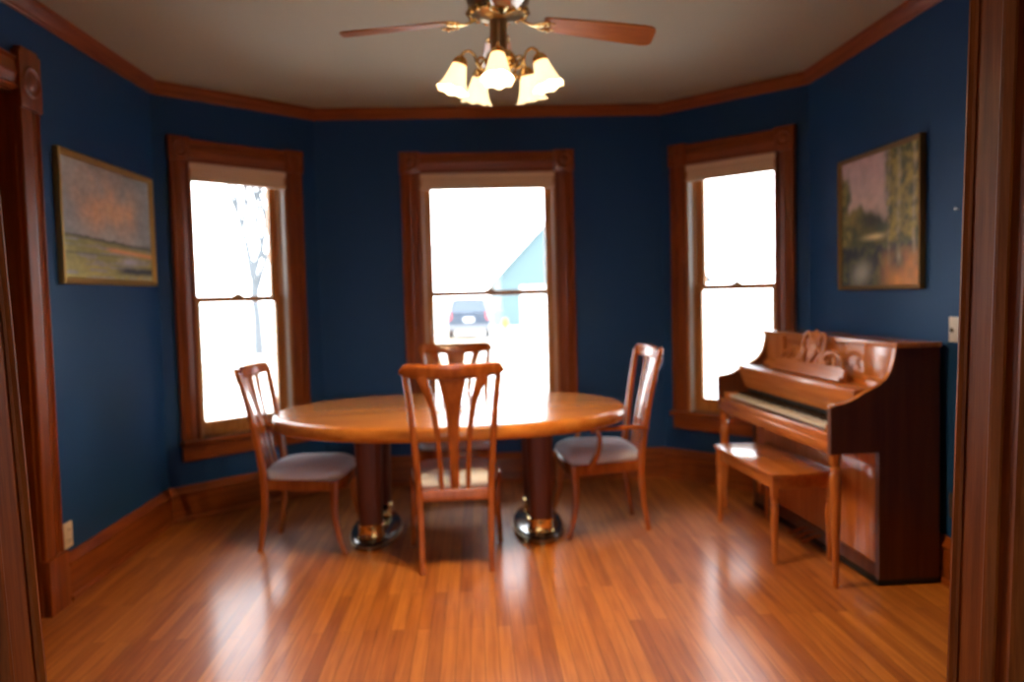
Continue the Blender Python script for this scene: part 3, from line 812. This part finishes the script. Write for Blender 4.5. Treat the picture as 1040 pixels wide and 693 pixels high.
# car seen from behind
cr = props(empty('parked_car', (-.30, 36.5, GZ)), 'dark blue sport utility vehicle seen from behind through the middle window', 'car')
cm = simple('car_paint', (.004, .018, .042), .6, .0, 0, spec=.1)
mb = MB(); rs = []
for y, hw_, z0, z1 in ((-2.3, .84, .42, .98), (-2.24, .90, .34, 1.06), (-1.5, .92, .30, 1.08), (1.0, .92, .30, 1.05), (1.9, .88, .32, .92), (2.25, .78, .40, .78)):
    rs.append([Vector((u*hw_, y, z0+(z1-z0)*(.5+.5*v))) for u, v in sup(1, 1, 6, 32)])
mb.rings(rs); mb.build('body', cm, cr, sharp=50)
mb = MB(); rs = []
for z, hw_, ya, yb in ((1.02, .88, -2.22, 1.0), (1.30, .82, -2.10, .65), (1.62, .72, -1.92, .15), (1.70, .62, -1.75, -.1)):
    rs.append([Vector((x, y+(ya+yb)/2, z)) for x, y in sup(hw_, (yb-ya)/2, 7, 32)])
mb.rings(rs); mb.build('cabin', cm, cr, sharp=50)
gm = simple('car_glass', (.02, .04, .07), .4, 0, 0, spec=.1)
mb = MB(); mb.prism([(-.70, 1.10), (.70, 1.10), (.60, 1.56), (-.60, 1.56)], -.015, .015, lambda u, v, w: Vector((u, -2.235+.36*(v-1.05)+w, v))); mb.build('rear_window', gm, cr)
tlm = simple('tail_light', (.55, .03, .04), .2, 0, .5)
for s_ in (-1, 1):
    mb = MB(); mb.box(s_*.80-.08, s_*.80+.08, -2.33, -2.20, .82, 1.14, .03); mb.build('tail_light', tlm, cr)
mb = MB(); mb.box(-.20, .20, -2.335, -2.30, .74, .88, .01); mb.build('number_plate', simple('plate_white', (.8, .8, .8), .5), cr)
mb = MB(); mb.box(-.90, .90, -2.42, -2.20, .36, .58, .06); mb.build('bumper', simple('bumper_grey', (.10, .11, .13), .5), cr)
wm = simple('tyre', (.02, .02, .02), .8)
for sx in (-1, 1):
    for y in (-1.4, 1.45):
        mb = MB(); mb.lathe([(.18, -.10), (.33, -.10), (.36, -.06), (.36, .06), (.33, .10), (.18, .10)], 28, T=Matrix.Translation((sx*.80, y, .36)) @ Matrix.Rotation(PI/2, 4, 'Y')); mb.build('wheel', wm, cr)

# garage with a big blue roof
bd = props(empty('garage_building', (5.2, 47, GZ)), 'large pale garage with a light blue roof beyond the parked car', 'building')
mb = MB(); mb.box(-4.2, 8, 0, 9, 0, 2.55)
mb.prism([(-4.2, 2.55), (8, 2.55), (1.9, 8.9)], 0, 9, lambda u, v, w: Vector((u, w, v)))
mb.build('wall', simple('blue_siding', (.085, .135, .150), .8), bd)
mb = MB()
for s_ in (-1, 1):
    e = (-4.7, 2.2) if s_ < 0 else (8.5, 2.2)
    mb.prism([e, (1.9, 9.0), (1.9, 9.15), (e[0], e[1]+.15)], -.4, 9.4, lambda u, v, w: Vector((u, w, v)))
mb.build('roof', simple('blue_metal_roof', (.080, .13, .148), .8), bd)
mb = MB(); mb.box(-2.6, 1.2, -.05, .02, .05, 2.3, .01)
for z in (.6, 1.15, 1.7): mb.box(-2.55, 1.15, -.07, -.03, z, z+.03)
mb.build('garage_door', simple('white_door', (.85, .85, .85), .5), bd)
mb = MB()
mb.lathe([(.16, 0), (.16, .05), (.11, .07), (.11, .48), (.13, .50), (.13, .54), (.11, .60), (.05, .66), (.03, .70), (.001, .71)], 18)
for s_ in (-1, 1): mb.lathe([(.05, 0), (.05, .16), (.04, .18)], 12, T=Matrix.Translation((0, 0, .40)) @ Matrix.Rotation(s_*PI/2, 4, 'Y'))
hy = mb.build('fire_hydrant', simple('yellow_paint', (.30, .22, .02), .5), loc=(1.42, 40, GZ)); props(hy, 'small yellow hydrant on the lawn right of the parked car', 'hydrant')

# bare tree
def bare_tree(loc, label, h=6.0, seed=3, lean=0.0):
    t = props(empty('bare_tree', loc), label, 'tree')
    R_ = random.Random(seed); mb = MB()
    def br(p, d, L, r, dep):
        pts = [p]; ws = [2*r]; q = Vector(p)
        for k in range(4):
            d = (d+Vector((R_.uniform(-.13, .13), R_.uniform(-.13, .13), R_.uniform(0, .08)))).normalized(); q = q+d*L/4; pts.append(q.copy()); ws.append(2*r*(1-.11*(k+1)))
        mb.sweep(pts, ws, ws, (1, .01, 0), n=7 if dep < 2 else 5, e=2)
        if dep < 5:
            for k in range(3 if dep else 3):
                a = R_.uniform(0, 2*PI); sp = R_.uniform(.28, .60)
                nd = (d+Vector((math.cos(a)*sp, math.sin(a)*sp, .12))).normalized()
                br(pts[-1] if k < 2 else pts[-2], nd, L*R_.uniform(.62, .85), r*.70, dep+1)
    br(Vector((0, 0, -.1)), Vector((lean, 0, 1)), h*.40, h*.027, 0)
    mb.build('branches', simple('bark', (.085, .095, .105), .9), t)
bare_tree((-7.35, 28, GZ), 'bare leafless tree on the lawn outside the left bay window', 6.8, 11)

# ------------------------------------------------------------------ light
w = bpy.data.worlds.new('overcast_sky'); scene.world = w; w.use_nodes = True
nt = w.node_tree; bg = nt.nodes['Background']
tc = nt.nodes.new('ShaderNodeTexCoord'); sp = nt.nodes.new('ShaderNodeSeparateXYZ'); nt.links.new(tc.outputs['Generated'], sp.inputs[0])
rp = nt.nodes.new('ShaderNodeValToRGB'); rp.color_ramp.elements[0].position = 0; rp.color_ramp.elements[0].color = (.93, .97, 1, 1)
rp.color_ramp.elements[1].position = 1; rp.color_ramp.elements[1].color = (.84, .92, 1, 1)
nt.links.new(sp.outputs['Z'], rp.inputs[0]); nt.links.new(rp.outputs[0], bg.inputs['Color'])
bg.inputs['Strength'].default_value = 5.6

# ------------------------------------------------------------------ camera
f, pit, rol, yaw = 832.0, .0562, .0251, .0434
def cam_dir(a, b, c_):   # image right, image down, forward
    cr_, sr = math.cos(rol), math.sin(rol)
    x = cr_*a-sr*b; v = sr*a+cr_*b; u = -v; d = c_
    y = d*math.cos(pit)+u*math.sin(pit); z = -d*math.sin(pit)+u*math.cos(pit)
    return Vector((x*math.cos(yaw)+y*math.sin(yaw), -x*math.sin(yaw)+y*math.cos(yaw), z))
rt, dn, fw_ = cam_dir(1, 0, 0), cam_dir(0, 1, 0), cam_dir(0, 0, 1)
cd = bpy.data.cameras.new('camera'); cam = bpy.data.objects.new('camera', cd); col.objects.link(cam)
up_, bk_ = -dn, -fw_
cam.matrix_world = Matrix(((rt.x, up_.x, bk_.x, 0), (rt.y, up_.y, bk_.y, 0), (rt.z, up_.z, bk_.z, H), (0, 0, 0, 1)))
cd.sensor_width = 36; cd.lens = f/1040*36; cd.clip_start = .05; cd.clip_end = 1000
cd.dof.use_dof = True; cd.dof.focus_distance = 1.75; cd.dof.aperture_fstop = 2.1
scene.camera = cam
vs = scene.view_settings; vs.view_transform = 'Standard'; vs.look = 'None'; vs.gamma = 1; vs.use_curve_mapping = False
vs.exposure = 0.85
